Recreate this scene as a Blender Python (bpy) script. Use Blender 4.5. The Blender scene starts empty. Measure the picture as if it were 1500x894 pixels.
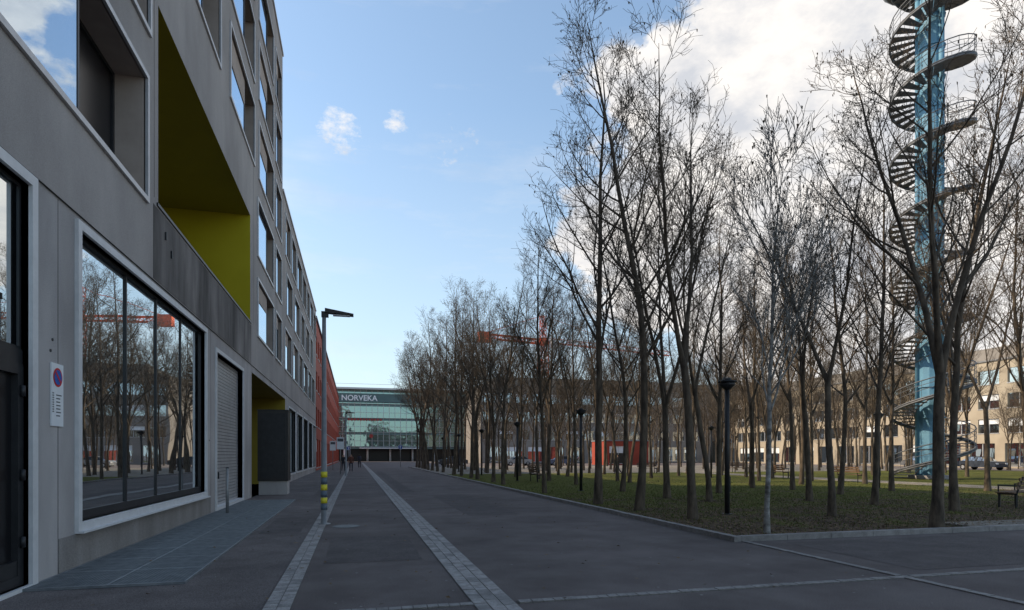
import bpy, math, random
from mathutils import Vector, Matrix
R = random.Random(7)
scene = bpy.context.scene
# ------------------------------------------------------------------ materials
def newmat(name):
    m = bpy.data.materials.new(name); m.use_nodes = True
    nt = m.node_tree; nt.nodes.clear()
    out = nt.nodes.new('ShaderNodeOutputMaterial')
    return m, nt, out
def nd(nt, t, **k):
    n = nt.nodes.new(t)
    for a, b in k.items(): setattr(n, a, b)
    return n
def mat(name, c1, c2=None, scale=3.0, rough=0.8, bump=0.0, bscale=60.0, metallic=0.0, stretch=(1,1,1), big=0.0, speck=0.0, spec=0.4):
    m, nt, out = newmat(name); L = nt.links.new
    p = nd(nt, 'ShaderNodeBsdfPrincipled'); L(p.outputs[0], out.inputs[0])
    c2 = c2 or tuple(x*0.8 for x in c1)
    tc = nd(nt, 'ShaderNodeTexCoord'); mp = nd(nt, 'ShaderNodeMapping'); mp.inputs['Scale'].default_value = stretch
    L(tc.outputs['Object'], mp.inputs[0])
    n = nd(nt, 'ShaderNodeTexNoise'); n.inputs['Scale'].default_value = scale; n.inputs['Detail'].default_value = 8; n.inputs['Roughness'].default_value = .62
    L(mp.outputs[0], n.inputs['Vector'])
    r = nd(nt, 'ShaderNodeValToRGB'); r.color_ramp.elements[0].position = .35; r.color_ramp.elements[1].position = .65
    r.color_ramp.elements[0].color = (*c1, 1); r.color_ramp.elements[1].color = (*c2, 1)
    L(n.outputs['Fac'], r.inputs[0]); col = r.outputs[0]
    def mul(col, sc, lo, hi, det=4, a=.3, b=.7):
        n2 = nd(nt, 'ShaderNodeTexNoise'); n2.inputs['Scale'].default_value = sc; n2.inputs['Detail'].default_value = det
        L(tc.outputs['Object'], n2.inputs['Vector'])
        mr = nd(nt, 'ShaderNodeMapRange'); mr.inputs['From Min'].default_value = a; mr.inputs['From Max'].default_value = b
        mr.inputs['To Min'].default_value = lo; mr.inputs['To Max'].default_value = hi; L(n2.outputs['Fac'], mr.inputs['Value'])
        mx = nd(nt, 'ShaderNodeMix', data_type='RGBA', blend_type='MULTIPLY'); mx.inputs[0].default_value = 1
        L(col, mx.inputs[6]); L(mr.outputs[0], mx.inputs[7]); return mx.outputs[2]
    if big: col = mul(col, 0.35, 1-big, 1+big)
    if speck: col = mul(col, 90.0, 1-speck, 1+speck, 2)
    L(col, p.inputs['Base Color'])
    p.inputs['Roughness'].default_value = rough; p.inputs['Metallic'].default_value = metallic
    p.inputs['Specular IOR Level'].default_value = spec
    if bump:
        b = nd(nt, 'ShaderNodeBump'); b.inputs['Strength'].default_value = bump; b.inputs['Distance'].default_value = .01
        n3 = nd(nt, 'ShaderNodeTexNoise'); n3.inputs['Scale'].default_value = bscale; n3.inputs['Detail'].default_value = 5
        L(tc.outputs['Object'], n3.inputs['Vector']); L(n3.outputs['Fac'], b.inputs['Height']); L(b.outputs[0], p.inputs['Normal'])
    return m
def glassmat(name, dark, tint, fac, wav=0.003, rough=.01):
    m, nt, out = newmat(name); L = nt.links.new
    d = nd(nt, 'ShaderNodeBsdfPrincipled'); d.inputs['Base Color'].default_value = (*dark, 1); d.inputs['Roughness'].default_value = .3
    g = nd(nt, 'ShaderNodeBsdfAnisotropic'); g.inputs['Color'].default_value = (*tint, 1); g.inputs['Roughness'].default_value = rough
    lw = nd(nt, 'ShaderNodeLayerWeight'); lw.inputs[0].default_value = .35
    ma = nd(nt, 'ShaderNodeMath', operation='ADD'); ma.use_clamp = True; ma.inputs[1].default_value = fac
    ml = nd(nt, 'ShaderNodeMath', operation='MULTIPLY'); ml.inputs[1].default_value = .6
    L(lw.outputs['Fresnel'], ml.inputs[0]); L(ml.outputs[0], ma.inputs[0])
    mx = nd(nt, 'ShaderNodeMixShader'); L(ma.outputs[0], mx.inputs[0]); L(d.outputs[0], mx.inputs[1]); L(g.outputs[0], mx.inputs[2]); L(mx.outputs[0], out.inputs[0])
    tc = nd(nt, 'ShaderNodeTexCoord'); n = nd(nt, 'ShaderNodeTexNoise'); n.inputs['Scale'].default_value = .7; n.inputs['Detail'].default_value = 1
    L(tc.outputs['Object'], n.inputs['Vector']); b = nd(nt, 'ShaderNodeBump'); b.inputs['Strength'].default_value = 1; b.inputs['Distance'].default_value = wav
    L(n.outputs['Fac'], b.inputs['Height']); L(b.outputs[0], g.inputs['Normal'])
    return m
M = {}
M['asphalt'] = mat('asphalt', (.130,.106,.098), (.178,.149,.138), 1.2, .92, .7, 120, big=.20, speck=.55, spec=.25)
M['patch'] = mat('asphalt_patch', (.105,.088,.082), (.142,.120,.113), 1.9, .92, .7, 120, big=.1, speck=.55, spec=.25)
M['sidewalk'] = mat('sidewalk_asphalt', (.132,.110,.102), (.18,.152,.142), 1.6, .92, .7, 120, big=.20, speck=.55, spec=.25)
M['sett'] = mat('granite_sett', (.26,.235,.22), (.42,.385,.36), 9, .8, .4, 60, speck=.3)
M['settdark'] = mat('granite_kerb', (.20,.182,.17), (.33,.305,.285), 5, .8, .4, 60, speck=.3, big=.15)
M['mortar'] = mat('mortar', (.11,.098,.088), (.15,.134,.12), 20, .95)
M['steel_grate'] = mat('galvanised_grate', (.22,.235,.25), (.32,.335,.35), 8, .5, metallic=.6)
M['pit'] = mat('pit_dark', (.012,.012,.013))
M['render'] = mat('render_grey', (.34,.303,.283), (.42,.378,.353), .9, .92, .35, 150, stretch=(1,1,.35), big=.14, speck=.14)
M['concrete'] = mat('concrete_wall', (.34,.313,.303), (.45,.417,.403), 1.3, .85, .35, 90, stretch=(1,1,.3), big=.16, speck=.25)
M['plinth'] = mat('concrete_plinth', (.20,.18,.167), (.30,.275,.258), 1.3, .85, .35, 90, stretch=(1,1,.3), big=.12, speck=.25)
M['stain'] = mat('concrete_stained', (.06,.052,.047), (.27,.242,.225), .8, .9, .4, 90, stretch=(1,1,.22), big=.3, speck=.1)
M['reveal'] = mat('reveal_beige', (.38,.305,.255), (.45,.365,.31), 2, .85)
M['frame'] = mat('frame_aluminium', (.48,.465,.46), (.56,.545,.54), 6, .45, metallic=.3)
M['whiteframe'] = mat('frame_pale', (.60,.585,.58), (.68,.665,.66), 6, .5)
M['dark'] = mat('dark_metal', (.018,.018,.02), (.028,.028,.03), 6, .45)
M['anthracite'] = mat('anthracite_panel', (.028,.025,.024), (.04,.036,.034), 2, .5)
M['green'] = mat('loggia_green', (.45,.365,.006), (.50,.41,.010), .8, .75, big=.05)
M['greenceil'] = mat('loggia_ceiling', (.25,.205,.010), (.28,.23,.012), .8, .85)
M['ochre'] = mat('ochre', (.30,.215,.02), (.34,.25,.03), 1, .8)
M['glass'] = glassmat('window_glass', (.012,.018,.022), (.86,.91,.92), .66)
M['glassblue'] = glassmat('upper_window_glass', (.02,.03,.04), (.74,.87,1.0), .58)
M['glassdark'] = glassmat('dark_glass', (.008,.008,.010), (.7,.75,.8), -.12)
M['shutter'] = mat('roller_shutter', (.40,.385,.38), (.48,.465,.46), 3, .45, metallic=.25)
M['red'] = mat('red_facade', (.33,.055,.03), (.40,.07,.04), 1, .75, big=.1)
M['redpaint'] = mat('crane_red', (.66,.10,.035), (.74,.13,.045), 1, .5)
M['cream'] = mat('cream_facade', (.37,.305,.225), (.43,.36,.27), .6, .85, big=.08)
M['greyf'] = mat('office_grey', (.22,.19,.165), (.27,.24,.21), .6, .85, big=.08)
M['greenglass'] = glassmat('curtain_wall_glass', (.04,.09,.09), (.56,.82,.80), .34, .02)
M['spandrel'] = mat('spandrel', (.14,.22,.22), (.18,.27,.27), .5, .4)
M['signback'] = mat('sign_fascia', (.075,.13,.13), (.095,.155,.155), .5, .4)
M['white'] = mat('white_paint', (.75,.76,.77), (.82,.82,.82), 4, .5)
M['gum'] = mat('gum_spots', (.28,.26,.24), (.34,.32,.30), 4, .9)
M['roof'] = mat('roof_gravel', (.2,.2,.2), (.26,.25,.25), 3, .9)
M['pole'] = mat('galvanised_pole', (.24,.24,.24), (.32,.32,.32), 6, .5, metallic=.4)
M['yellow'] = mat('yellow_band', (.72,.60,.03), (.78,.66,.05), 6, .5)
M['bandgrey'] = mat('band_bluegrey', (.10,.13,.17), (.13,.16,.20), 6, .5)
M['towerblue'] = mat('tower_blue', (.10,.24,.35), (.15,.31,.42), 1.5, .6, big=.18)
M['towersteel'] = mat('stair_steel', (.12,.12,.125), (.18,.18,.185), 4, .6, metallic=.3)
M['bark'] = mat('ash_bark', (.048,.036,.026), (.155,.117,.082), 7, .95, .8, 30, stretch=(1,1,.3))
M['birch'] = mat('pale_bark', (.10,.09,.08), (.42,.40,.37), 5, .9, .6, 30, stretch=(1,1,1.6))
M['keys'] = mat('ash_keys', (.08,.055,.03), (.13,.09,.055), 6, .95)
M['blue'] = mat('sign_blue', (.03,.12,.45)); M['signred'] = mat('sign_red', (.6,.03,.03)); M['dimred'] = mat('letter_red', (.42,.06,.05))
M['print'] = mat('print_grey', (.12,.12,.13))
M['gravel'] = mat('gravel_path', (.20,.17,.135), (.27,.235,.19), 4, .95, .5, 90, big=.15, speck=.3)
M['wood'] = mat('bench_wood', (.12,.07,.04), (.17,.10,.06), 6, .7, stretch=(1,8,8))
M['skin'] = mat('skin', (.45,.27,.19)); M['hair'] = mat('hair', (.03,.02,.015))
M['tyre'] = mat('tyre', (.02,.02,.02))
def parkmat():
    m, nt, out = newmat('park_grass'); L = nt.links.new
    p = nd(nt, 'ShaderNodeBsdfPrincipled'); L(p.outputs[0], out.inputs[0]); p.inputs['Roughness'].default_value = .97; p.inputs['Specular IOR Level'].default_value = .1
    tc = nd(nt, 'ShaderNodeTexCoord')
    def noise(s, d=6):
        n = nd(nt, 'ShaderNodeTexNoise'); n.inputs['Scale'].default_value = s; n.inputs['Detail'].default_value = d; n.inputs['Roughness'].default_value = .65
        L(tc.outputs['Object'], n.inputs['Vector']); return n.outputs['Fac']
    def ramp(f, a, b, ca, cb):
        r = nd(nt, 'ShaderNodeValToRGB'); e = r.color_ramp.elements; e[0].position = a; e[1].position = b; e[0].color = (*ca, 1); e[1].color = (*cb, 1); L(f, r.inputs[0]); return r.outputs[0]
    soil = ramp(noise(7), .35, .65, (.060,.042,.029), (.165,.115,.080))
    gr = ramp(noise(9), .3, .7, (.065,.070,.018), (.155,.158,.038))
    sep = nd(nt, 'ShaderNodeSeparateXYZ'); L(tc.outputs['Object'], sep.inputs[0])
    mr = nd(nt, 'ShaderNodeMapRange'); mr.inputs['From Min'].default_value = 10; mr.inputs['From Max'].default_value = 24; mr.inputs['To Min'].default_value = -.12; mr.inputs['To Max'].default_value = .12
    L(sep.outputs['Y'], mr.inputs['Value'])
    ad = nd(nt, 'ShaderNodeMath', operation='ADD'); L(noise(.6, 8), ad.inputs[0]); L(mr.outputs[0], ad.inputs[1])
    f = ramp(ad.outputs[0], .42, .55, (0,0,0), (1,1,1))
    mx = nd(nt, 'ShaderNodeMix', data_type='RGBA'); L(f, mx.inputs[0]); L(soil, mx.inputs[6]); L(gr, mx.inputs[7]); L(mx.outputs[2], p.inputs['Base Color'])
    b = nd(nt, 'ShaderNodeBump'); b.inputs['Strength'].default_value = .9; b.inputs['Distance'].default_value = .03; L(noise(30), b.inputs['Height']); L(b.outputs[0], p.inputs['Normal'])
    return m
M['park'] = parkmat()
# ------------------------------------------------------------------ mesh builder
class MB:
    def __init__(s): s.v=[]; s.f=[]; s.m=[]; s.mats=[]; s.sm=[]
    def mi(s, k):
        if k not in s.mats: s.mats.append(k)
        return s.mats.index(k)
    def face(s, pts, k, smooth=False):
        b=len(s.v); s.v.extend(pts); s.f.append(tuple(range(b,b+len(pts)))); s.m.append(s.mi(k)); s.sm.append(smooth)
    def box(s, x0,x1,y0,y1,z0,z1,k, rz=0, c=None):
        b=len(s.v); P=[(x0,y0,z0),(x1,y0,z0),(x1,y1,z0),(x0,y1,z0),(x0,y0,z1),(x1,y0,z1),(x1,y1,z1),(x0,y1,z1)]
        s.v.extend(P); i=s.mi(k)
        for q in ((0,3,2,1),(4,5,6,7),(0,1,5,4),(1,2,6,5),(2,3,7,6),(3,0,4,7)):
            s.f.append(tuple(b+j for j in q)); s.m.append(i); s.sm.append(False)
    def tube(s, pts, rad, n, k, smooth=True, cap=True):
        i=s.mi(k); base=len(s.v); up=Vector((0.0123,.0345,1)).normalized(); prev=None
        for j,p in enumerate(pts):
            p=Vector(p)
            d=(Vector(pts[min(j+1,len(pts)-1)])-Vector(pts[max(j-1,0)])).normalized()
            if prev is None:
                a=d.cross(Vector((1,0.02,0))) if abs(d.z)>.7 else d.cross(up)
            else: a=prev-d*prev.dot(d)
            if a.length < 1e-6: a=d.cross(Vector((0,1,0.1)))
            a.normalize(); prev=a; b2=d.cross(a)
            for q in range(n):
                t=2*math.pi*q/n; s.v.append(tuple(p+(a*math.cos(t)+b2*math.sin(t))*rad[j]))
        for j in range(len(pts)-1):
            for q in range(n):
                s.f.append((base+j*n+q, base+j*n+(q+1)%n, base+(j+1)*n+(q+1)%n, base+(j+1)*n+q)); s.m.append(i); s.sm.append(smooth)
        if cap and n>3:
            s.f.append(tuple(base+q for q in reversed(range(n)))); s.m.append(i); s.sm.append(False)
            e=base+(len(pts)-1)*n; s.f.append(tuple(e+q for q in range(n))); s.m.append(i); s.sm.append(False)
    def beam(s, a, b, r, k, n=4): s.tube([a,b],[r,r],n,k,smooth=(n>6))
    def mesh(s, name):
        me=bpy.data.meshes.new(name); me.from_pydata(s.v,[],s.f)
        for k in s.mats: me.materials.append(M[k])
        me.polygons.foreach_set('material_index', s.m); me.polygons.foreach_set('use_smooth', s.sm); me.update(); return me
    def obj(s, name, parent=None, loc=(0,0,0), rz=0):
        o=bpy.data.objects.new(name, s.mesh(name)); scene.collection.objects.link(o); o.location=loc; o.rotation_euler=(0,0,rz)
        if parent: o.parent=parent
        return o
def empty(name, loc=(0,0,0), rz=0):
    e=bpy.data.objects.new(name,None); e.empty_display_size=.3; scene.collection.objects.link(e); e.location=loc; e.rotation_euler=(0,0,rz); return e
def wall(mb, x, y0,y1,z0,z1, holes, k, kr='reveal'):
    ys=sorted(set([y0,y1]+[v for h in holes for v in h[:2] if y0<v<y1])); zs=sorted(set([z0,z1]+[v for h in holes for v in h[2:4] if z0<v<z1]))
    for a,b in zip(ys,ys[1:]):
        for c,d in zip(zs,zs[1:]):
            my,mz=(a+b)/2,(c+d)/2
            if any(h[0]<my<h[1] and h[2]<mz<h[3] for h in holes): continue
            mb.face([(x,a,c),(x,b,c),(x,b,d),(x,a,d)],k)
    for h in holes:
        a,b,c,d,dep=h[:5]; kk=h[5] if len(h)>5 else kr; X=x-dep
        mb.face([(x,a,c),(X,a,c),(X,b,c),(x,b,c)],kk); mb.face([(x,a,d),(x,b,d),(X,b,d),(X,a,d)],kk)
        mb.face([(x,a,c),(x,a,d),(X,a,d),(X,a,c)],kk); mb.face([(x,b,c),(X,b,c),(X,b,d),(x,b,d)],kk)
def rim(mb, x, a,b,c,d, w, k, x0=-.02, x1=.05, inward=False):
    if inward: a+=w; b-=w; c+=w; d-=w
    mb.box(x+x0,x+x1,a-w,a,c-w,d+w,k); mb.box(x+x0,x+x1,b,b+w,c-w,d+w,k)
    mb.box(x+x0,x+x1,a,b,c-w,c,k); mb.box(x+x0,x+x1,a,b,d,d+w,k)
# ------------------------------------------------------------------ apartment building (left)
XW=-3.8
ab=empty('apartment_building')
W=MB(); F=MB(); GL=MB()
rows=[(6.4,8.6),(9.6,11.8),(12.8,15.0),(16.0,18.2),(19.2,21.4)]
tall={0:[(-20,-15),(-12,-7),(-4,1),(5.0,12.45),(25.6,30.2),(31.1,33.4)],1:[(-20,-15),(-12,-7),(-4,1),(7.2,12.6),(25.6,30.2),(31.1,33.4)],
 2:[(-20,-15),(-12,-7),(-4,1),(14,18.7),(20.2,24.7),(25.9,30.2),(31.1,33.4)],3:[(-12,-7),(-4,1),(8,12.7),(14,18.7),(20.2,24.7),(25.9,30.2),(31.1,33.4)],
 4:[(8,12.7),(14,18.7),(20.2,24.7),(25.9,30.2),(31.1,33.4)]}
holes=[]; 
for r,cs in tall.items():
    for a,b in cs: holes.append((a,b,*rows[r],.55))
low=[]
for r in range(3):
    y=35.0+[0,.9,.3][r]
    while y<58.5:
        w=[3.1,2.6,3.4][(int(y)+r)%3]; low.append((y,y+w,*rows[r],.55)); y+=w+[1.1,1.5,.9][(int(y)*3+r)%3]
wins=list(holes)+low
log=(13.2,23.9,6.5,10.5,4.2,'green')
XU=XW+.03
wall(W,XU,-25,34.1,5.0,23.0,holes+[log],'render')
wall(W,XU,34.1,62.0,5.0,15.8,low,'render')
gh=[(4.6,8.42,.05,4.85,.16),(9.76,17.1,.65,4.8,.16),(18.4,22.5,.0,4.52,.22),(24.4,35.6,0.0,4.75,2.0,'ochre')]
y=37.2
while y<60: gh.append((y,y+4.2,.5,4.4,.16)); y+=5.2
wall(W,XW,-25,62.0,0,5.0,gh,'concrete','concrete')
W.box(XW-.02,XW+.006,9.17,17.74,0,.49,'plinth')
W.face([(XW,-25,5.0),(XU,-25,5.0),(XU,62,5.0),(XW,62,5.0)],'dark')
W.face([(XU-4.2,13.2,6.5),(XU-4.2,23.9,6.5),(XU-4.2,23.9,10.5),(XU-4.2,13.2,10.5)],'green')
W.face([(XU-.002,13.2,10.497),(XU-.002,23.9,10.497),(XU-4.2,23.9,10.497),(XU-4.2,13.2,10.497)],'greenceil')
W.box(XU-4.19,XU-.01,13.21,23.89,6.45,6.55,'concrete')
F.box(XU-.25,XU+.03,13.1,24.0,6.50,6.56,'dark')
for a,b in ((12.9,16.55),(16.57,20.2),(20.22,24.1)): W.box(XU-.01,XU+.006,a,b,5.02,6.46,'stain')
for yy in (9.15,17.75,23.4,36.4): F.box(XW-.01,XW+.002,yy,yy+.012,0,4.98,'anthracite')
for yy in (12.95,24.6): F.box(XU-.01,XU+.003,yy,yy+.014,6.6,22.9,'stain')
W.box(-22,XU+.06,-25.05,34.15,23.0,23.12,'frame'); W.box(-22,XU+.06,34.16,62.05,15.8,15.92,'frame')
W.face([(-22,-25,0),(XU,-25,0),(XU,-25,23),(-22,-25,23)],'render'); W.face([(-22,62,0),(-22,62,15.8),(XU,62,15.8),(XU,62,0)],'render')
W.face([(-22,34.1,15.8),(-22,34.1,23),(XU,34.1,23),(XU,34.1,15.8)],'render'); W.face([(-22,-25,0),(-22,-25,23),(-22,34.1,23),(-22,34.1,0)],'render')
W.face([(-22,34.1,0),(-22,34.1,15.8),(-22,62,15.8),(-22,62,0)],'render')
for (a,b,c,d,dep) in wins:
    rim(F,XU,a,b,c,d,.09,'frame',-.02,.05)
    s=a+(b-a)*.64 if (a,b)!=(5.0,12.45) else 9.84
    tl=R.uniform(-.012,.012)
    GL.face([(XU-.07+tl,a,c),(XU-.07-tl,s,c),(XU-.07-tl,s,d),(XU-.07+tl,a,d)],'glassblue')
    rim(F,XU-.07,a,s,c,d,.05,'dark',-.02,.02,True)
    F.box(XU-.54,XU-.085,s-.04,s,c,d,'dark')
    GL.face([(XU-.53,s,c),(XU-.53,b,c),(XU-.53,b,d),(XU-.53,s,d)],'glassdark')
    rim(F,XU-.53,s,b,c,d,.07,'dark',-.01,.03,True)
    if R.random()<.35: F.box(XU-.11,XU-.05,a+.06,s-.06,d-.5-R.random()*.5,d-.05,'reveal')
a,b,c,d=gh[0][:4]
rim(F,XW,a,b,c,d,.13,'whiteframe',-.16,.045)
GL.face([(XW-.09,a,2.85),(XW-.09,b,2.85),(XW-.09,b,d),(XW-.09,a,d)],'glass')
F.box(XW-.15,XW-.06,a,b,2.68,2.86,'dark')
rim(F,XW-.1,a,b,2.86,d,.04,'dark',-.03,.025,True)
for s0,s1 in ((4.6,6.5),(6.5,8.42)):
    rim(F,XW-.1,s0,s1,c,2.68,.12,'dark',-.03,.05,True)
    GL.face([(XW-.12,s0,c),(XW-.12,s1,c),(XW-.12,s1,2.68),(XW-.12,s0,2.68)],'glassdark')
for zz in (.5,1.3,2.3): F.tube([(XW-.03,8.36,zz),(XW-.03,8.36,zz+.13)],[.03,.03],8,'dark')
F.box(XW-.12,XW-.06,4.6,8.42,c,c+.3,'dark')
a,b,c,d=gh[1][:4]
rim(F,XW,a,b,c,d,.12,'whiteframe',-.16,.05)
ps=[a,11.9,13.55,15.3,b]
for p0,p1 in zip(ps,ps[1:]):
    tl=R.uniform(-.006,.006); GL.face([(XW-.12+tl,p0,c),(XW-.12-tl,p1,c),(XW-.12-tl,p1,d),(XW-.12+tl,p0,d)],'glass')
rim(F,XW-.1,a,b,c,d,.045,'dark',-.03,.02,True)
for yy in (11.9,13.55,15.3): F.box(XW-.13,XW-.095,yy-.02,yy+.02,c,d,'dark')
F.box(XW-.13,XW-.085,a,b,c,c+.14,'dark'); F.box(XW-.14,XW+.12,a-.12,b+.12,c-.15,c-.121,'whiteframe')
a,b,c,d=gh[2][:4]
rim(F,XW,a,b,c+.12,d,.11,'whiteframe',-.2,.04)
z=.02
while z<4.5:
    F.box(XW-.2,XW-.15,a,b,z,z+.085,'shutter'); z+=.1
F.face([(XW-.205,a,0),(XW-.205,b,0),(XW-.205,b,4.52),(XW-.205,a,4.52)],'pit')
F.box(XW-.14,XW-.1,a+.9,a+.93,.9,1.1,'dark')
GL.face([(XW-1.98,24.4,0),(XW-1.98,35.6,0),(XW-1.98,35.6,4.75),(XW-1.98,24.4,4.75)],'glassdark')
for yy in (25.5,27,28.5,30,31.5,33,34.5): F.box(XW-1.97,XW-1.9,yy-.03,yy+.03,0,4.75,'frame')
for h in gh[4:]:
    a,b,c,d=h[:4]; rim(F,XW,a,b,c,d,.1,'whiteframe',-.16,.04)
    GL.face([(XW-.12,a,c),(XW-.12,b,c),(XW-.12,b,d),(XW-.12,a,d)],'glass'); rim(F,XW-.1,a,b,c,d,.05,'dark',-.03,.02,True)
    F.box(XW-.13,XW-.08,(a+b)/2-.03,(a+b)/2+.03,c,d,'dark')
for yy,zz in ((14.0,5.75),(13.6,6.0)): F.box(XU,XU+.04,yy,yy+.03,zz,zz+.16,'dark')
for yy,zz in ((8.95,2.95),(9.0,3.1),(17.6,2.0)): F.tube([(XW-.01,yy,zz),(XW+.01,yy,zz)],[.02,.02],8,'dark')
W.obj('walls',ab); F.obj('frames',ab); GL.obj('window_panes',ab)
S=MB(); S.box(XW+.003,XW+.02,8.94,9.26,1.98,2.80,'white')
def disc(mb,x,y,z,r,k,n=28): mb.face([(x,y+r*math.cos(2*math.pi*i/n),z+r*math.sin(2*math.pi*i/n)) for i in range(n)],k)
disc(S,XW+.023,9.10,2.62,.125,'signred'); disc(S,XW+.026,9.10,2.62,.098,'blue')
S.face([(XW+.029,9.10-.08,2.62+.055),(XW+.029,9.10-.06,2.62+.078),(XW+.029,9.10+.08,2.62-.055),(XW+.029,9.10+.06,2.62-.078)],'signred')
for i in range(7): S.box(XW+.02,XW+.022,9.06,9.06+R.uniform(.1,.17),2.38-i*.045,2.395-i*.045,'print')
for i in range(9): S.box(XW+.02,XW+.022,8.96,9.0,2.40-i*.03,2.415-i*.03,'print')
S.obj('no_parking_sign')
D=MB(); D.box(-3.75,-2.68,25.8,26.7,.0,.55,'concrete'); D.box(-3.79,-2.64,25.74,26.76,.56,3.4,'anthracite'); D.box(-3.70,-2.73,25.72,25.739,.66,3.3,'dark')
D.box(-3.81,-2.62,25.72,26.78,3.4,3.44,'dark'); D.obj('display_cabinet')
B=MB(); B.tube([(-3.35,17.6,0),(-3.35,17.6,1.25)],[.04,.04],10,'pole'); B.tube([(-3.35,17.6,1.25),(-3.35,17.6,1.28)],[.05,.02],10,'dark'); B.tube([(-3.35,17.6,0),(-3.35,17.6,.03)],[.08,.08],10,'pole'); B.obj('bollard')
# ------------------------------------------------------------------ ground, street
g=MB(); g.face([(-900,-500,0),(900,-500,0),(900,1500,0),(-900,1500,0)],'asphalt'); g.obj('ground')
g=MB(); g.face([(XW,-25,.004),(-.95,-25,.004),(-.95,150,.004),(XW,150,.004)],'sidewalk'); g.obj('sidewalk')
g=MB()
for x0,x1,y0,y1 in ((2.9,4.3,15.5,24),(-.45,1.0,9.2,12.1),(1.9,2.5,26,60),(7.6,12,6.6,9.3)): g.face([(x0,y0,.004),(x1,y0,.004),(x1,y1,.004),(x0,y1,.004)],'patch')
for x0,x1,y0,y1 in ((-1.9,-1.1,13,16.2),(-1.6,-1.0,25,33)): g.face([(x0,y0,.008),(x1,y0,.008),(x1,y1,.008),(x0,y1,.008)],'patch')
g.obj('asphalt_patches')
g=MB(); rg=random.Random(9)
for i in range(170):
    x,y,r=rg.uniform(-1.9,6.6),rg.uniform(4.5,26),rg.uniform(.008,.020); z=.0125
    if x<-1.0 or -.6<x<1.15 or x>1.75: g.face([(x+r*math.cos(j*.785)*rg.uniform(.8,1.2),y+r*math.sin(j*.785),z) for j in range(8)],'gum')
g.obj('gum_spots')
def setts(name, segs, k='sett', seed=3):
    rr=random.Random(seed); mb=MB()
    for (x0,x1,y0,y1,nw,pl,along) in segs:
        if along=='y':
            mb.face([(x0,y0,.008),(x1,y0,.008),(x1,y1,.008),(x0,y1,.008)],'mortar'); w=(x1-x0)/nw
            for i in range(nw):
                y=y0+rr.random()*pl*.5
                while y<y1:
                    l=pl*rr.uniform(.85,1.15) * (1 if y<40 else 3); mb.box(x0+i*w+.005,x0+(i+1)*w-.005,y+.005,y+l-.005,-.03,.014+rr.uniform(-.002,.004),k if rr.random()>.25 else 'settdark'); y+=l
        else:
            mb.face([(x0,y0,.0085),(x1,y0,.0085),(x1,y1,.0085),(x0,y1,.0085)],'mortar'); w=(y1-y0)/nw
            for i in range(nw):
                x=x0+rr.random()*pl*.5
                while x<x1:
                    l=pl*rr.uniform(.85,1.15); mb.box(x+.005,x+l-.005,y0+i*w+.005,y0+(i+1)*w-.005,-.03,.014+rr.uniform(-.002,.004),k); x+=l
    return mb.obj(name)
setts('granite_gutter',[(-.93,-.65,1,130,2,.14,'y')],'sett',3)
setts('granite_strip',[(1.22,1.67,1,130,3,.24,'y')],'sett',4)
setts('granite_cross_line',[(-.64,1.2,6.25,6.37,1,.13,'x'),(1.7,40,6.2,6.32,1,.13,'x')],'settdark',5)
setts('granite_edge_line',[(6.9,7.02,-3,6.18,1,.13,'y'),(6.9,7.02,6.34,9.55,1,.13,'y')],'settdark',6)
G=MB(); G.face([(-3.76,8.2,.008),(-2.05,8.2,.008),(-2.05,22.4,.008),(-3.76,22.4,.008)],'pit')
y=8.2
while y<22.4: G.box(-3.76,-2.05,y,y+.010,.008,.035,'steel_grate'); y+=.045
x=-3.76
while x<-2.05: G.box(x,x+.010,8.2,22.4,.010,.032,'steel_grate'); x+=.045
y=8.2
while y<22.5: G.box(-3.77,-2.04,y-.015,y+.015,.006,.037,'steel_grate'); y+=1.0143
for x in (-3.77,-2.9,-2.05): G.box(x-.012,x+.012,8.2,22.4,.006,.0365,'steel_grate')
G.obj('steel_floor_grating')
H=MB()
for (x,y,r) in ((-.2,13.9,.3),(3.2,31,.32),(4.5,48,.32)):
    H.face([(x+r*math.cos(i*math.pi/12),y+r*math.sin(i*math.pi/12),.010) for i in range(24)],'anthracite')
H.obj('manhole_cover')
P=MB(); P.face([(6.9,9.75,.07),(62,9.75,.07),(62,48,.07),(6.9,48,.07)],'park'); P.obj('park_grass')
P=MB(); P.face([(6.9,48,.05),(62,48,.05),(62,80,.05),(6.9,80,.05)],'gravel'); P.obj('gravel_plaza')
P=MB(); P.box(12.6,62,9.76,10.5,.0,.10,'gravel'); P.box(28,30.5,10.5,48,.0,.085,'gravel'); P.obj('park_path')
K=MB(); y=9.6
while y<80: K.box(6.75,6.9,y,min(y+.99,80),-.02,.10+R.uniform(-.003,.004),'settdark'); y+=1.0
x=6.905
while x<62: K.box(x,x+.99,9.6,9.75,-.02,.10+R.uniform(-.003,.004),'settdark'); x+=1.0
K.obj('park_kerb')
T=MB(); rr=random.Random(5)
M['tuft']=mat('grass_blades',(.065,.075,.02),(.14,.15,.038),5,.9); M['leaf']=mat('dead_leaves',(.10,.06,.03),(.27,.18,.10),9,.9)
for i in range(42000):
    x=6.95+abs(rr.gauss(0,12)); y=9.9+abs(rr.gauss(0,11))
    if x>40 or y>44: continue
    if rr.random()>min(1,.25+(y-9.9)/12): continue
    h=rr.uniform(.02,.06); a=rr.random()*6.28; w=.012
    T.face([(x-w*math.cos(a),y-w*math.sin(a),.068),(x+w*math.cos(a),y+w*math.sin(a),.068),(x+rr.uniform(-.03,.03),y+rr.uniform(-.03,.03),.07+h)],'tuft')
T.obj('grass_blades')
T=MB()
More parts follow.
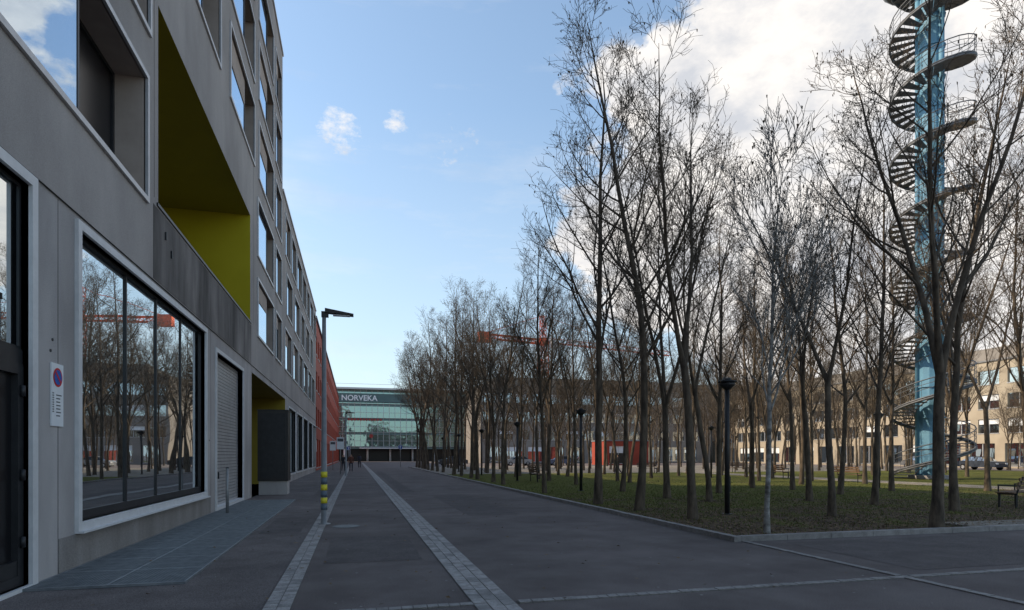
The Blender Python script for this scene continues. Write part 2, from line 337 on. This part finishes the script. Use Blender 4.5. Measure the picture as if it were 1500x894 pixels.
for i in range(15000):
    x=6.95+abs(rr.gauss(0,9)); y=9.8+abs(rr.gauss(0,6)); z=.075
    if x>12.5 and y<10.5: z=.105
    if rr.random()<.02: x=rr.uniform(-3,6.7); y=rr.uniform(6,22); z=.04
    a=rr.random()*6.28; l=rr.uniform(.015,.042); ca,sa=math.cos(a)*l,math.sin(a)*l; t=rr.uniform(0,.02)
    T.face([(x-ca,y-sa,z),(x+sa*.5,y-ca*.5,z+t),(x+ca,y+sa,z+t*.5),(x-sa*.5,y+ca*.5,z)],'leaf')
T.obj('fallen_leaves')
# ------------------------------------------------------------------ trees
def make_tree(seed, H=13.0, r0=.14, forks=1, bark='bark', spread=1.0):
    rr=random.Random(seed); mb=MB()
    sides=[8,5,4,3,3]; tips=[]
    def br(p,d,L,r,lv,startfrac,nch,up):
        n=[12,7,5,3,2][lv]; pts=[p.copy()]; rad=[r]; q=p.copy(); d=d.copy()
        for i in range(n):
            d=(d+Vector((rr.gauss(0,1),rr.gauss(0,1),rr.gauss(0,.6)))*[.045,.075,.12,.18,.25][lv]+Vector((0,0,up))).normalized()
            q=q+d*(L/n); pts.append(q.copy()); f=(i+1)/n
            rad.append(r*(1-f)**.8*(.92)+r*.08 if lv<3 else r*(1-.6*f))
        if lv==0: rad[0]=r*1.35; 
        mb.tube(pts,[max(x,.0038) for x in rad],sides[lv],bark,cap=False)
        if lv>=3 and rr.random()<.12: tips.append(q)
        if lv==4: return
        for c in range(nch):
            f=startfrac+(1-startfrac)*(c+rr.random())/nch; f=min(f,.985); k=f*n; i=int(k); t=k-i
            bp=pts[i].lerp(pts[i+1],t); bd=(pts[i+1]-pts[i]).normalized(); rb=rad[i]*(1-t)+rad[i+1]*t
            az=rr.random()*6.283; a=bd.cross(Vector((math.cos(az),math.sin(az),.1))).normalized()
            ang=math.radians(rr.uniform(*[(30,50),(26,46),(26,50),(25,55)][lv]))*spread
            nd_=(bd*math.cos(ang)+a*math.sin(ang)).normalized()
            if nd_.z<0: nd_.z*=-.3; nd_.normalize()
            rem=L*(1-f)
            if lv==0: cl=(.9+ .50*rem)*rr.uniform(.7,1.1); br(bp,nd_,cl,min(rb*.5,.011+cl*.010),1,.2,int(5+cl*1.4),.10)
            elif lv==1: cl=(.3+.5*rem)*rr.uniform(.7,1.2); br(bp,nd_,cl,max(.0065,min(rb*.6,.018)),2,.18,int(2.5+cl*2.8),.08)
            elif lv==2: cl=(.2+.45*rem)*rr.uniform(.6,1.2); br(bp,nd_,cl,.006,3,.2,int(1.6+cl*2.2),.06)
            else: br(bp,nd_,rr.uniform(.14,.36),.0045,4,0,0,.07)
    if forks==1:
        br(Vector((0,0,-.05)),Vector((rr.gauss(0,.03),rr.gauss(0,.03),1)),H,r0,0,.30,21,.012)
    else:
        h=H*rr.uniform(.26,.36); pts=[]; q=Vector((0,0,-.05)); d=Vector((rr.gauss(0,.03),rr.gauss(0,.03),1)).normalized(); rad=[]
        for i in range(6):
            pts.append(q.copy()); rad.append(r0*(1.35 if i==0 else 1-.04*i)); q=q+d*h/5; d=(d+Vector((rr.gauss(0,.03),rr.gauss(0,.03),0))).normalized()
        mb.tube(pts,rad,8,bark,cap=False); top=pts[-1]-Vector((0,0,.05)); az=rr.random()*6.28
        for k in range(forks):
            a=az+k*6.283/forks+rr.uniform(-.4,.4); an=math.radians(rr.uniform(9,18)); 
            br(top,Vector((math.sin(an)*math.cos(a),math.sin(an)*math.sin(a),math.cos(an))),(H-h)*rr.uniform(.82,1.0),r0*.58,0,.14,13,.03)
    for q in tips:
        for _ in range(2):
            a=rr.random()*6.28; s=rr.uniform(.010,.022); c,s2=math.cos(a)*s,math.sin(a)*s
            mb.face([tuple(q+Vector((-c,-s2,0))),tuple(q+Vector((c,s2,-.01))),tuple(q+Vector((c*.6,s2*.6,-.07))),tuple(q+Vector((-c*.6,-s2*.6,-.05)))],'keys')
    return mb.mesh('ash_tree_mesh')
tm=[make_tree(11,13,.115,1),make_tree(12,13,.12,2),make_tree(13,13,.11,1,spread=.85),make_tree(14,13,.125,3),make_tree(15,12.5,.11,2,spread=.9),make_tree(16,13.5,.12,1,spread=1.1)]
birch=make_tree(21,7.0,.055,1,'birch',.7)
def put(me,x,y,s=1.0,name='ash_tree',rz=None,sx=None):
    o=bpy.data.objects.new(name,me); scene.collection.objects.link(o); o.location=(x,y,.05); o.rotation_euler=(0,0,R.random()*6.28 if rz is None else rz); q=sx or s; o.scale=(q,q,s)
near=[(7.4,23.0,2,.78),(7.35,17.4,0,1.05),(7.57,15.05,5,1.0),(7.8,12.7,1,.93),(10.7,19.1,3,.95),(11.3,17.4,4,.85),(14.2,21.2,0,.85),(18.7,22.4,2,.9),(14.7,16.8,1,.82),(11.6,12.5,4,.80),(18.3,19.3,5,.85),(15.5,15.0,2,.82),(11.9,9.95,3,.95),(16.0,12.85,5,.9),(26.1,19.5,1,.9),(18,24.2,4,.9),(19.9,12.6,0,.95),(20.2,16.3,3,.85),(24,12.0,1,.95),(23.9,16.4,2,.9),(10.9,23.2,5,.85),(22.2,20.6,0,.85)]
for t in near: put(tm[t[2]],t[0],t[1],t[3])
put(birch,7.8,10.05,1.0,'birch_tree')
xs=[7.6+3.8*i for i in range(14)]
for j in range(16):
    for i,x in enumerate(xs):
        y=26.6+j*3.4
        px,py=x+R.uniform(-.5,.5),y+R.uniform(-.7,.7)
        if i==0: px=7.6+R.uniform(-.15,.15)
        if R.random()>(.92 if i<2 else .68): continue
        if (px-36.3)**2+(py-30.7)**2<16 or 27.5<px<31: continue
        if 30<px<42 and py<30: continue
        k=.80+min(1,(py-25)/28)*.30 if i<2 else R.uniform(.82,.97)
        if px/py<.36 and px/py>.20 and i>=2: k=min(k,.82)
        put(tm[R.randrange(6)],px,py,k*R.uniform(.94,1.05))
for i in range(16):
    x=38+R.random()*20; y=13+R.random()*14
    put(tm[R.randrange(6)],x,y,R.uniform(.7,.9))
for i in range(34):
    put(tm[R.randrange(6)],10+R.random()*64,84+R.random()*22,R.uniform(.55,.85))
for i in range(20):
    put(tm[R.randrange(6)],64+R.random()*9,40+R.random()*50,R.uniform(.5,.75))
# ------------------------------------------------------------------ lamps
def black_lamp(x,y):
    m=MB(); m.tube([(0,0,0),(0,0,3.35)],[.065,.06],12,'dark'); m.tube([(0,0,0),(0,0,.04)],[.14,.14],12,'dark')
    m.tube([(0,0,3.25),(0,0,3.36),(0,0,3.44)],[.06,.19,.2],16,'dark'); m.tube([(0,0,3.44),(0,0,3.48)],[.24,.24],16,'dark'); m.tube([(0,0,3.481),(0,0,3.55)],[.12,.1],12,'dark'); m.box(-.001,.07,-.05,.05,.6,1.0,'anthracite')
    m.obj('street_lamp',loc=(x,y,.05))
for yy in (13.6,24.0,34.4,44.8,55.2,65.6): black_lamp(9.35,yy)
black_lamp(23.5,22.5); black_lamp(23.5,36)
def mast(x,y,bands=True):
    m=MB(); m.tube([(0,0,0),(0,0,.02),(0,0,.021),(0,0,4.86)],[.15,.15,.07,.045],14,'pole')
    if bands:
        for i,z in enumerate((1.22,1.07,.92,.77,.62,.47)):
            m.tube([(0,0,z-.13),(0,0,z)],[.074,.073],14,'yellow' if i%2==0 else 'bandgrey')
    m.box(-.06,.10,-.05,.05,4.80,4.93,'dark')
    a=[(.02,-.09,4.90),(.66,-.11,4.86),(.66,.11,4.86),(.02,.09,4.90)]; b=[(x_,y_,z_+(.10 if i in(0,3) else .035)) for i,(x_,y_,z_) in enumerate(a)]
    v=a+b
    for q in ((0,3,2,1),(4,5,6,7),(0,1,5,4),(1,2,6,5),(2,3,7,6),(3,0,4,7)): m.face([v[j] for j in q],'anthracite')
    m.box(.2,.58,-.07,.07,4.845,4.862,'white')
    m.obj('street_light',loc=(x,y,0))
mast(-.70,14.5); mast(-.70,48,False); mast(-.7,84,False)
def signpost(x,y,kind):
    m=MB(); m.tube([(0,0,0),(0,0,3.3)],[.035,.035],10,'pole')
    if kind=='board': m.box(-.3,.3,-.05,-.036,2.1,3.1,'white'); m.box(-.24,.24,-.053,-.051,2.75,3.0,'print')
    elif kind=='round':
        n=20
        for r,k,yy in ((.32,'white',-.04),(.28,'blue',-.044)): m.face([(r*math.cos(2*math.pi*i/n),yy,2.7+r*math.sin(2*math.pi*i/n)) for i in range(n)],k)
        m.face([(-.06,-.048,2.5),(.06,-.048,2.5),(.06,-.048,2.8),(-.06,-.048,2.8)],'white'); m.face([(-.14,-.048,2.78),(.14,-.048,2.78),(0,-.048,2.93)],'white')
    m.obj('traffic_sign',loc=(x,y,0))
signpost(-1.2,52,'board'); signpost(-2.3,66,'board'); signpost(5.9,82,'round'); signpost(10.5,98,'round'); signpost(-1.0,95,'round')
# ------------------------------------------------------------------ observation tower
tw=empty('observation_tower',(36.3,30.7,0))
m=MB()
m.tube([(0,0,0),(0,0,37)],[.70,.70],12,'towerblue',smooth=False)
for i in range(3):
    a=i*2.094+.4; m.tube([(.76*math.cos(a),.76*math.sin(a),0),(.76*math.cos(a),.76*math.sin(a),37)],[.15,.15],10,'towerblue')
for k in range(18): m.tube([(0,0,2+k*2),(0,0,2.08+k*2)],[.78,.78],12,'towerblue',smooth=False)
m.tube([(0,0,0),(0,0,.3)],[1.3,1.3],24,'concrete'); m.obj('core',tw)
m=MB(); pitch=4.1; nst=22; N=int(36/pitch*nst); ro=2.3; ri=.9; a0=2.2; SG=1
def ang(i): return a0+SG*2*math.pi*i/nst
for i in range(N):
    a=ang(i); b=a+SG*2*math.pi/nst*.92; z=.15+i*pitch/nst
    p=[(ri*math.cos(a),ri*math.sin(a)),(ro*math.cos(a),ro*math.sin(a)),(ro*math.cos(b),ro*math.sin(b)),(ri*math.cos(b),ri*math.sin(b))]
    lo=[(x,y,z-.05) for x,y in p]; hi=[(x,y,z) for x,y in p]; v=lo+hi
    for q in ((0,3,2,1),(4,5,6,7),(0,1,5,4),(1,2,6,5),(2,3,7,6),(3,0,4,7)): m.face([v[j] for j in q],'towersteel')
def hel(r,dz,step=1): return [(r*math.cos(ang(i)),r*math.sin(ang(i)),.15+i*pitch/nst+dz) for i in range(0,N,step)]
for dz,rd in ((-.14,.07),(-.02,.06),(.5,.018),(.8,.018),(1.08,.035)): h=hel(ro+.02,dz); m.tube(h,[rd]*len(h),5,'towersteel')
for (x,y,z) in hel(ro+.02,0): m.beam((x,y,z-.1),(x,y,z+1.08),.016,'towersteel',4)
h=hel(ri+.02,-.05); m.tube(h,[.05]*len(h),5,'towersteel')
m.obj('spiral_stair',tw)
m=MB()
for z,r in ((33.0,2.9),):
    m.tube([(0,0,z-.25),(0,0,z)],[r*.9,r],24,'towersteel'); 
    n=24
    for zz in (.4,.75,1.1): pts=[(r*math.cos(2*math.pi*i/n),r*math.sin(2*math.pi*i/n),z+zz) for i in range(n+1)]; m.tube(pts,[.025]*(n+1),5,'towersteel')
    for i in range(n): a=2*math.pi*i/n; m.beam((r*math.cos(a),r*math.sin(a),z),(r*math.cos(a),r*math.sin(a),z+1.1),.02,'towersteel')
m.obj('platforms',tw)
# ------------------------------------------------------------------ crane
cr=empty('tower_crane',(39.5,124,0),math.atan2(9,36)); m=MB(); k='redpaint'
def lattice(mb,p0,p1,w,step,r,k,tri=False):
    p0=Vector(p0);p1=Vector(p1); d=(p1-p0); L=d.length; d.normalize()
    if abs(d.z)>.9: a,b=Vector((1,0,0)),Vector((0,1,0))
    else: a,b=Vector((0,1,0)),Vector((0,0,1))
    off=[a*w/2+b*w/2,-a*w/2+b*w/2,-a*w/2-b*w/2,a*w/2-b*w/2] if not tri else [b*w,-a*w/2,a*w/2]
    for o in off: mb.beam(p0+o,p1+o,r,k)
    n=int(L/step)
    for i in range(n):
        q0=p0+d*(i*L/n); q1=p0+d*((i+1)*L/n)
        for j in range(len(off)):
            o1,o2=off[j],off[(j+1)%len(off)]
            mb.beam(q0+o1,q1+o2,r*.6,k) if (i+j)%2 else mb.beam(q0+o2,q1+o1,r*.6,k)
            if r>.10: mb.beam(q0+o1,q0+o2,r*.6,k)
lattice(m,(0,0,0),(0,0,25.5),1.7,1.9,.13,k); lattice(m,(0,0,27.0),(0,0,32),1.0,1.3,.11,k)
lattice(m,(1,0,26.2),(37,0,26.2),1.0,1.6,.08,k,True); lattice(m,(-1,0,26.2),(-15.5,0,26.2),.9,1.5,.12,k)
m.box(-.9,.9,-.9,.9,25.6,27.0,k); m.box(1.0,2.4,-2.0,-1,24.9,26.6,'white'); m.box(-15.5,-13.0,-.6,.6,24.9,27.0,'redpaint'); m.box(-12.7,-11.6,-.62,.62,24.6,25.7,'white')
m.beam((0,0,32),(24,0,27.2),.05,k); m.beam((0,0,32),(-14,0,26.8),.06,k); m.beam((20,0,26.4),(20,0,12),.03,'dark'); m.obj('crane_structure',cr)
# ------------------------------------------------------------------ background buildings
def band_building(name,loc,rz,length,depth,floors,fh,base,kw,kg,winw,gap,winh,sill,top=.6,fin=None,kr=None):
    e=empty(name,loc,rz); w=MB(); g=MB(); f=MB(); Ht=base+floors*fh+top; hs=[]
    for r in range(floors):
        y=gap/2
        while y+winw<length:
            z=base+r*fh+sill; hs.append((y,y+winw,z,z+winh,.25)); y+=winw+gap
    y=1.0
    while y+3.2<length: hs.append((y,y+3.2,.3,base-.5,.25)); y+=4.4
    wall(w,0,0,length,0,Ht,hs,kw,kr or kw)
    for (a,b,c,d,_) in hs:
        g.face([(-.2,a,c),(-.2,b,c),(-.2,b,d),(-.2,a,d)],kg); f.box(-.19,-.12,(a+b)/2-.04,(a+b)/2+.04,c,d,'frame'); f.box(-.02,.06,a-.05,b+.05,c-.08,c-.002,'frame')
        if R.random()<.3: f.box(-.18,-.14,a+.03,b-.03,d-winh*R.uniform(.2,.7),d-.01,'white')
    w.face([(-depth,0,0),(0,0,0),(0,0,Ht),(-depth,0,Ht)],kw); w.face([(-depth,length,0),(-depth,length,Ht),(0,length,Ht),(0,length,0)],kw)
    w.face([(-depth,0,0),(-depth,0,Ht),(-depth,length,Ht),(-depth,length,0)],kw)
    w.box(-depth-.1,.15,-.1,length+.1,Ht,Ht+.2,'roof'); 
    if length>20: w.box(-depth+3,-3,4,length-4,Ht+.2,Ht+2.2,'greyf')
    w.obj('walls',e); g.obj('window_panes',e); f.obj('frames',e); return e
band_building('red_office_building',(XW-.1,63.5,0),0,88,16,3,3.7,3.8,'red','glass',2.2,1.3,2.0,.8)
band_building('cream_apartment_building',(78,132,0),math.pi,112,14,3,3.1,3.6,'cream','glass',2.6,1.0,1.8,.8)
band_building('grey_office_building',(24,116,0),-math.pi/2,52,16,3,3.7,3.8,'greyf','glassblue',2.8,.7,1.9,.9)
band_building('long_office_building',(95,170,0),-math.pi/2,80,16,5,3.6,3.8,'greyf','glassblue',2.8,.7,1.9,.9)
band_building('red_pavilion',(39,90,0),-math.pi/2,8,5,0,3,3.6,'red','glassdark',2.2,1.3,2.0,.8,top=.3)
band_building('brick_office_building',(-30,205,0),-math.pi/2,60,16,4,3.6,3.8,'greyf','glassdark',2.2,1.3,2.0,.8)
gb=empty('glass_office_building',(-9,160,0),-math.pi/2); w=MB(); g=MB(); LN=44; HT=18.6
g.face([(-.1,0,3.6),(-.1,LN,3.6),(-.1,LN,HT),(-.1,0,HT)],'greenglass'); g.face([(-2.5,0,0),(-2.5,LN,0),(-2.5,LN,3.6),(-2.5,0,3.6)],'glassdark')
w.box(-25,-.15,0,LN,3.6,HT,'spandrel'); w.box(-25,-2.6,0,LN,0,3.6,'greyf')
for i in range(5):
    z=3.6+i*3.7; w.box(-.12,.06,0,LN,z-.35,z+.25,'spandrel')
    w.box(-.0,.5,0,LN,z+.26,z+.32,'frame')
    w.box(-.1,.1,0,LN,z+1.7,z+1.76,'frame')
y=0
while y<=LN: w.box(-.08,.12,y-.05,y+.05,3.6,HT,'frame'); y+=1.47
y=.5
while y<LN: w.tube([(-.4,y,0),(-.4,y,3.6)],[.25,.25],10,'white'); y+=5.8
w.box(-26,1.6,-1.2,LN+1,HT,HT+.45,'frame'); w.box(-.5,3.2,10,26,3.3,3.55,'white')
w.box(.55,.68,.02,LN-.02,15.35,17.6,'signback')
w.obj('structure',gb); g.obj('glazing',gb)
def text(s,size,loc,k,parent,rot):
    c=bpy.data.curves.new('lettering','FONT'); c.body=s; c.size=size; c.extrude=.05; c.offset=.02*size; c.align_x='LEFT'
    o=bpy.data.objects.new('lettering',c); scene.collection.objects.link(o); bpy.context.view_layer.update()
    me=bpy.data.meshes.new_from_object(o.evaluated_get(bpy.context.evaluated_depsgraph_get())); bpy.data.objects.remove(o)
    me.materials.clear(); me.materials.append(M[k]); o2=bpy.data.objects.new('lettering',me); scene.collection.objects.link(o2); o2.parent=parent; o2.location=loc; o2.rotation_euler=rot
text('NORVEKA',1.95,(.75,5.5,15.75),'white',gb,(math.pi/2,0,math.pi/2))
mm=MB(); y=7.2
for i in range(12):
    wd=R.uniform(.35,.6); mm.box(.35,.45,y,y+wd,10.6,11.1,'dimred'); y+=wd+.25
mm.obj('sign_band',gb); 
mm=MB(); mm.tube([(.35,13,6.6),(.5,13,6.6)],[.5,.5],20,'dimred'); mm.obj('round_logo',gb)
# ------------------------------------------------------------------ bench, cars
def bench(x,y,rz):
    m=MB()
    for i in range(4): m.box(-.9,.9,-.22+i*.12,-.13+i*.12,.43,.46,'wood')
    for i in range(3): m.box(-.9,.9,.27+i*.03,.295+i*.03,.55+i*.12,.64+i*.12,'wood')
    for s in (-.7,.7):
        m.box(s-.03,s+.03,-.22,.25,.38,.425,'dark'); m.box(s-.03,s+.03,-.2,-.15,0,.38,'dark'); m.beam((s,.22,0),(s,.22,.4),.03,'dark'); m.beam((s,.22,.4),(s,.37,.92),.025,'dark')
        m.beam((s,-.2,.42),(s,-.2,.65),.02,'dark'); m.beam((s,-.22,.65),(s,.28,.65),.02,'dark')
    m.obj('park_bench',loc=(x,y,.07),rz=rz)
bench(19.0,13.4,math.radians(200)); bench(10.2,33,math.pi/2); bench(14,45,0); bench(24,46,0); bench(27.3,28,math.pi/2); bench(27.3,34,math.pi/2); bench(33,46,0)
def car(x,y,rz,key,col):
    M[key]=mat(key,col,tuple(c*.95 for c in col),2,.25,spec=.6)
    m=MB(); body=[(-2.1,.3),(-2.15,.7),(-2.05,.92),(-1.1,.98),(1.6,1.0),(2.1,.92),(2.15,.35)]
    def ext(pr,w,k,taper=0):
        n=len(pr); A=[(x_,-w+(taper if z_>1.2 else 0),z_) for x_,z_ in pr]; Bq=[(x_,w-(taper if z_>1.2 else 0),z_) for x_,z_ in pr]
        m.face(A,k); m.face(list(reversed(Bq)),k)
        for i in range(n): j=(i+1)%n; m.face([A[j],A[i],Bq[i],Bq[j]],k)
    ext(body,.88,key); ext([(-1.1,.982),(-.5,1.40),(.85,1.43),(1.55,1.002)],.80,'glassdark',.14)
    m.box(-.5,.85,-.66,.66,1.42,1.46,key)
    for wx in (-1.35,1.35):
        for s in (-1,1): m.tube([(wx,s*.7,.32),(wx,s*.9,.32)],[.32,.32],18,'tyre'); m.tube([(wx,s*.9,.32),(wx,s*.91,.32)],[.19,.19],12,'frame')
    for s in (-.65,.65): m.box(-2.17,-2.1,s-.16,s+.16,.62,.78,'white'); m.box(2.1,2.17,s-.14,s+.14,.65,.8,'signred')
    m.obj('parked_car',loc=(x,y,0),rz=rz)
for i,(x,y,rz,c) in enumerate(((66,50,1.57,(.05,.06,.08)),(66,57,1.57,(.18,.18,.19)),(14,88,0,(.05,.05,.06)),(24,88,0,(.35,.35,.35)),(31,88,0,(.1,.12,.2)))): car(x,y,rz,'car_paint_%s'%'abcdefg'[i],c)
# ------------------------------------------------------------------ people
def person(x,y,rz,coat,trous,h=1.75,stride=.28,name='pedestrian'):
    J={'pel':(0,0,.95),'sp':(0,.0,1.15),'ch':(0,.0,1.36),'nk':(0,.01,1.50),'hd':(0,.02,1.62),'ht':(0,.02,1.70),
     'lh':(-.10,0,.90),'lk':(-.11,stride*.55+.05,.50),'la':(-.11,stride,.09),'lt':(-.12,stride+.17,.05),
     'rh':(.10,0,.90),'rk':(.11,-.02,.49),'ra':(.11,-stride*1.1,.13),'rt':(.12,-stride*1.1+.15,.045),
     'ls':(-.19,0,1.42),'le':(-.24,-.08,1.13),'lw':(-.25,.05,.89),'lm':(-.25,.08,.81),'rs':(.19,0,1.42),'re':(.24,.0,1.13),'rw':(.25,.16,.92),'rm':(.25,.20,.85)}
    rad={'pel':.15,'sp':.135,'ch':.155,'nk':.06,'hd':.095,'ht':.08,'lh':.10,'lk':.065,'la':.045,'lt':.04,'rh':.10,'rk':.065,'ra':.045,'rt':.04,'ls':.07,'le':.05,'lw':.035,'lm':.035,'rs':.07,'re':.05,'rw':.035,'rm':.035}
    E=[('pel','sp'),('sp','ch'),('ch','nk'),('nk','hd'),('hd','ht'),('pel','lh'),('lh','lk'),('lk','la'),('la','lt'),('pel','rh'),('rh','rk'),('rk','ra'),('ra','rt'),('ch','ls'),('ls','le'),('le','lw'),('lw','lm'),('ch','rs'),('rs','re'),('re','rw'),('rw','rm')]
    ks=list(J); me=bpy.data.meshes.new('p'); me.from_pydata([J[k] for k in ks],[(ks.index(a),ks.index(b)) for a,b in E],[])
    o=bpy.data.objects.new('p',me); scene.collection.objects.link(o); md=o.modifiers.new('s','SKIN'); sd=o.modifiers.new('u','SUBSURF'); sd.levels=1; sd.render_levels=1
    for i,k in enumerate(ks): v=me.skin_vertices[0].data[i]; v.radius=(rad[k],rad[k]*(.75 if k in('pel','sp','ch') else 1)); v.use_root=(k=='pel')
    bpy.context.view_layer.update()
    m2=bpy.data.meshes.new_from_object(o.evaluated_get(bpy.context.evaluated_depsgraph_get())); bpy.data.objects.remove(o)
    ck=name+coat[0]; M[ck]=mat('coat_'+coat[0],coat[1]); M['tr'+coat[0]]=mat('trousers_'+coat[0],trous)
    m2.materials.clear()
    for k in (ck,'tr'+coat[0],'skin','hair','dark'): m2.materials.append(M[k])
    for p in m2.polygons:
        c=p.center
        if c.z<.10: i=4
        elif c.z>1.50: i=3 if (c.z>1.66 or c.y<.0) else 2
        elif abs(c.x)>.2 and c.z<.875: i=2
        elif c.z<.86: i=1
        else: i=0
        p.material_index=i; p.use_smooth=True
    e=empty(name,(x,y,.004),rz); b=bpy.data.objects.new('body',m2); scene.collection.objects.link(b); b.parent=e
    f=MB()
    for s,hp in ((-1,J['lm']),(1,J['rm'])):
        for q in range(4):
            yy=hp[1]-.028+q*.019; L=[.06,.075,.072,.055][q]; f.tube([(hp[0],yy,hp[2]),(hp[0],yy+.005,hp[2]-.035-L*.5),(hp[0]-s*.012,yy+.008,hp[2]-.035-L)],[.009,.008,.006],5,'skin')
        f.tube([(hp[0],hp[1]+.02,hp[2]+.02),(hp[0]-s*.01,hp[1]+.055,hp[2]-.03)],[.010,.007],5,'skin')
    f.tube([(0,.105,1.63),(0,.135,1.60)],[.008,.014],5,'skin')
    for s in (-1,1): f.tube([(s*.035,.105,1.64),(s*.035,.116,1.64)],[.01,.006],6,'dark'); f.tube([(s*.088,.02,1.65),(s*.1,.015,1.60)],[.012,.01],5,'skin')
    f.box(-.025,.025,.10,.118,1.565,1.572,'signred'); f.obj('features',e)
    e.scale=(h/1.77,)*3
person(-.4,60,math.pi,('a',(.16,.06,.04)),(.03,.03,.045)); person(-1.15,61.2,math.pi+.1,('b',(.03,.03,.035)),(.05,.05,.06),1.7)
person(.5,78,0,('c',(.05,.05,.07)),(.04,.04,.05)); person(21,45.5,1.0,('d',(.05,.03,.03)),(.03,.03,.05),1.72)
# ------------------------------------------------------------------ world, sun, camera
el=math.radians(38); sx,sy=-.93,.34; az=math.atan2(sx,sy)
wd=bpy.data.worlds.new('World'); scene.world=wd; wd.use_nodes=True; nt=wd.node_tree; nt.nodes.clear(); L=nt.links.new
out=nd(nt,'ShaderNodeOutputWorld'); bg=nd(nt,'ShaderNodeBackground'); bg.inputs[1].default_value=.15; L(bg.outputs[0],out.inputs[0])
sky=nd(nt,'ShaderNodeTexSky',sky_type='NISHITA'); sky.sun_disc=False; sky.sun_elevation=el; sky.sun_rotation=az; sky.altitude=400; sky.air_density=1.0; sky.dust_density=.8; sky.ozone_density=1.2
tc=nd(nt,'ShaderNodeTexCoord'); D=tc.outputs['Generated']
def math_(op,a,b=None,clamp=False):
    n=nd(nt,'ShaderNodeMath',operation=op); n.use_clamp=clamp
    for i,v in enumerate((a,b)):
        if v is None: continue
        if isinstance(v,(int,float)): n.inputs[i].default_value=v
        else: L(v,n.inputs[i])
    return n.outputs[0]
nrm=nd(nt,'ShaderNodeVectorMath',operation='NORMALIZE'); L(D,nrm.inputs[0]); D=nrm.outputs[0]
def cone(d,deg):
    v=Vector(d).normalized(); n=nd(nt,'ShaderNodeVectorMath',operation='DOT_PRODUCT'); L(D,n.inputs[0]); n.inputs[1].default_value=v
    c=math.cos(math.radians(deg)); return math_('DIVIDE',math_('SUBTRACT',n.outputs['Value'],c),1-c)
def noise(s,det,stretch=(1,1,1.6),off=(0,0,0),ro=.6):
    mp=nd(nt,'ShaderNodeMapping'); mp.inputs['Scale'].default_value=stretch; mp.inputs['Location'].default_value=off; L(D,mp.inputs[0])
    n=nd(nt,'ShaderNodeTexNoise'); n.inputs['Scale'].default_value=s; n.inputs['Detail'].default_value=det; n.inputs['Roughness'].default_value=ro; L(mp.outputs[0],n.inputs['Vector']); return n.outputs['Fac']
big=math_('MAXIMUM',cone((.93,.80,.48),24),cone((.68,.85,.46),16)); big=math_('MAXIMUM',big,cone((.52,.93,.36),9)); big=math_('MAXIMUM',big,-1.3)
n1=math_('MULTIPLY',math_('SUBTRACT',noise(5.0,12),.5),3.8)
va=math_('DIVIDE',math_('ADD',math_('MULTIPLY',big,1.15),n1),.24,True)
sm=math_('MAXIMUM',math_('MAXIMUM',cone((-.0255,1.041,.54),1.5),math_('SUBTRACT',cone((.063,1.017,.556),.9),.2)),math_('SUBTRACT',cone((.16,.992,.517),2.6),1.1)); sm=math_('MAXIMUM',sm,-2)
n2=math_('MULTIPLY',math_('SUBTRACT',noise(34,9,ro=.68),.47),6.5)
vb=math_('MULTIPLY',math_('DIVIDE',math_('ADD',sm,n2),1.7,True),.85)
cl=math_('MAXIMUM',va,vb)
wisp=math_('MULTIPLY',math_('SUBTRACT',noise(3.0,9,(1,1,5),(3,1,0),.65),.50,),1.0,True)
cl=math_('MAXIMUM',cl,wisp)
sep=nd(nt,'ShaderNodeSeparateXYZ'); L(D,sep.inputs[0])
hz=nd(nt,'ShaderNodeMapRange'); hz.inputs['From Min'].default_value=0; hz.inputs['From Max'].default_value=.5; hz.inputs['To Min'].default_value=.75; hz.inputs['To Max'].default_value=.06; L(sep.outputs['Z'],hz.inputs['Value'])
ms=nd(nt,'ShaderNodeMix',data_type='RGBA',blend_type='MULTIPLY'); ms.inputs[0].default_value=1; L(sky.outputs[0],ms.inputs[6]); ms.inputs[7].default_value=(1.85,1.85,1.68,1)
mh=nd(nt,'ShaderNodeMix',data_type='RGBA'); L(hz.outputs[0],mh.inputs[0]); L(ms.outputs[2],mh.inputs[6]); mh.inputs[7].default_value=(4.1,4.8,5.4,1)
sh=nd(nt,'ShaderNodeMapRange'); sh.inputs['From Min'].default_value=.36; sh.inputs['From Max'].default_value=.58; L(noise(8,8,(1,1,1.8),(.0,.0,.10)),sh.inputs['Value'])
cc=nd(nt,'ShaderNodeMix',data_type='RGBA'); L(sh.outputs[0],cc.inputs[0]); cc.inputs[6].default_value=(4.6,4.75,5.1,1); cc.inputs[7].default_value=(7.2,6.9,6.6,1)
mx=nd(nt,'ShaderNodeMix',data_type='RGBA'); L(cl,mx.inputs[0]); L(mh.outputs[2],mx.inputs[6]); L(cc.outputs[2],mx.inputs[7]); L(mx.outputs[2],bg.inputs[0])
sl=bpy.data.lights.new('sun','SUN'); sl.energy=5.0; sl.angle=math.radians(.5); sl.color=(1,.84,.62); so=bpy.data.objects.new('sun',sl); scene.collection.objects.link(so)
h=math.hypot(sx,sy); dv=Vector((sx/h*math.cos(el),sy/h*math.cos(el),math.sin(el))); so.rotation_euler=dv.to_track_quat('Z','Y').to_euler(); so.location=(-40,-20,50)
cam=bpy.data.cameras.new('camera'); co=bpy.data.objects.new('camera',cam); scene.collection.objects.link(co); scene.camera=co
co.location=(0,0,1.6); co.rotation_euler=(math.pi/2,0,-math.radians(14.7)); cam.lens=21.0; cam.sensor_width=36; cam.shift_y=.1467; cam.clip_end=3000; cam.clip_start=.1
scene.view_settings.view_transform='Standard'; scene.view_settings.look='None'; scene.view_settings.exposure=0
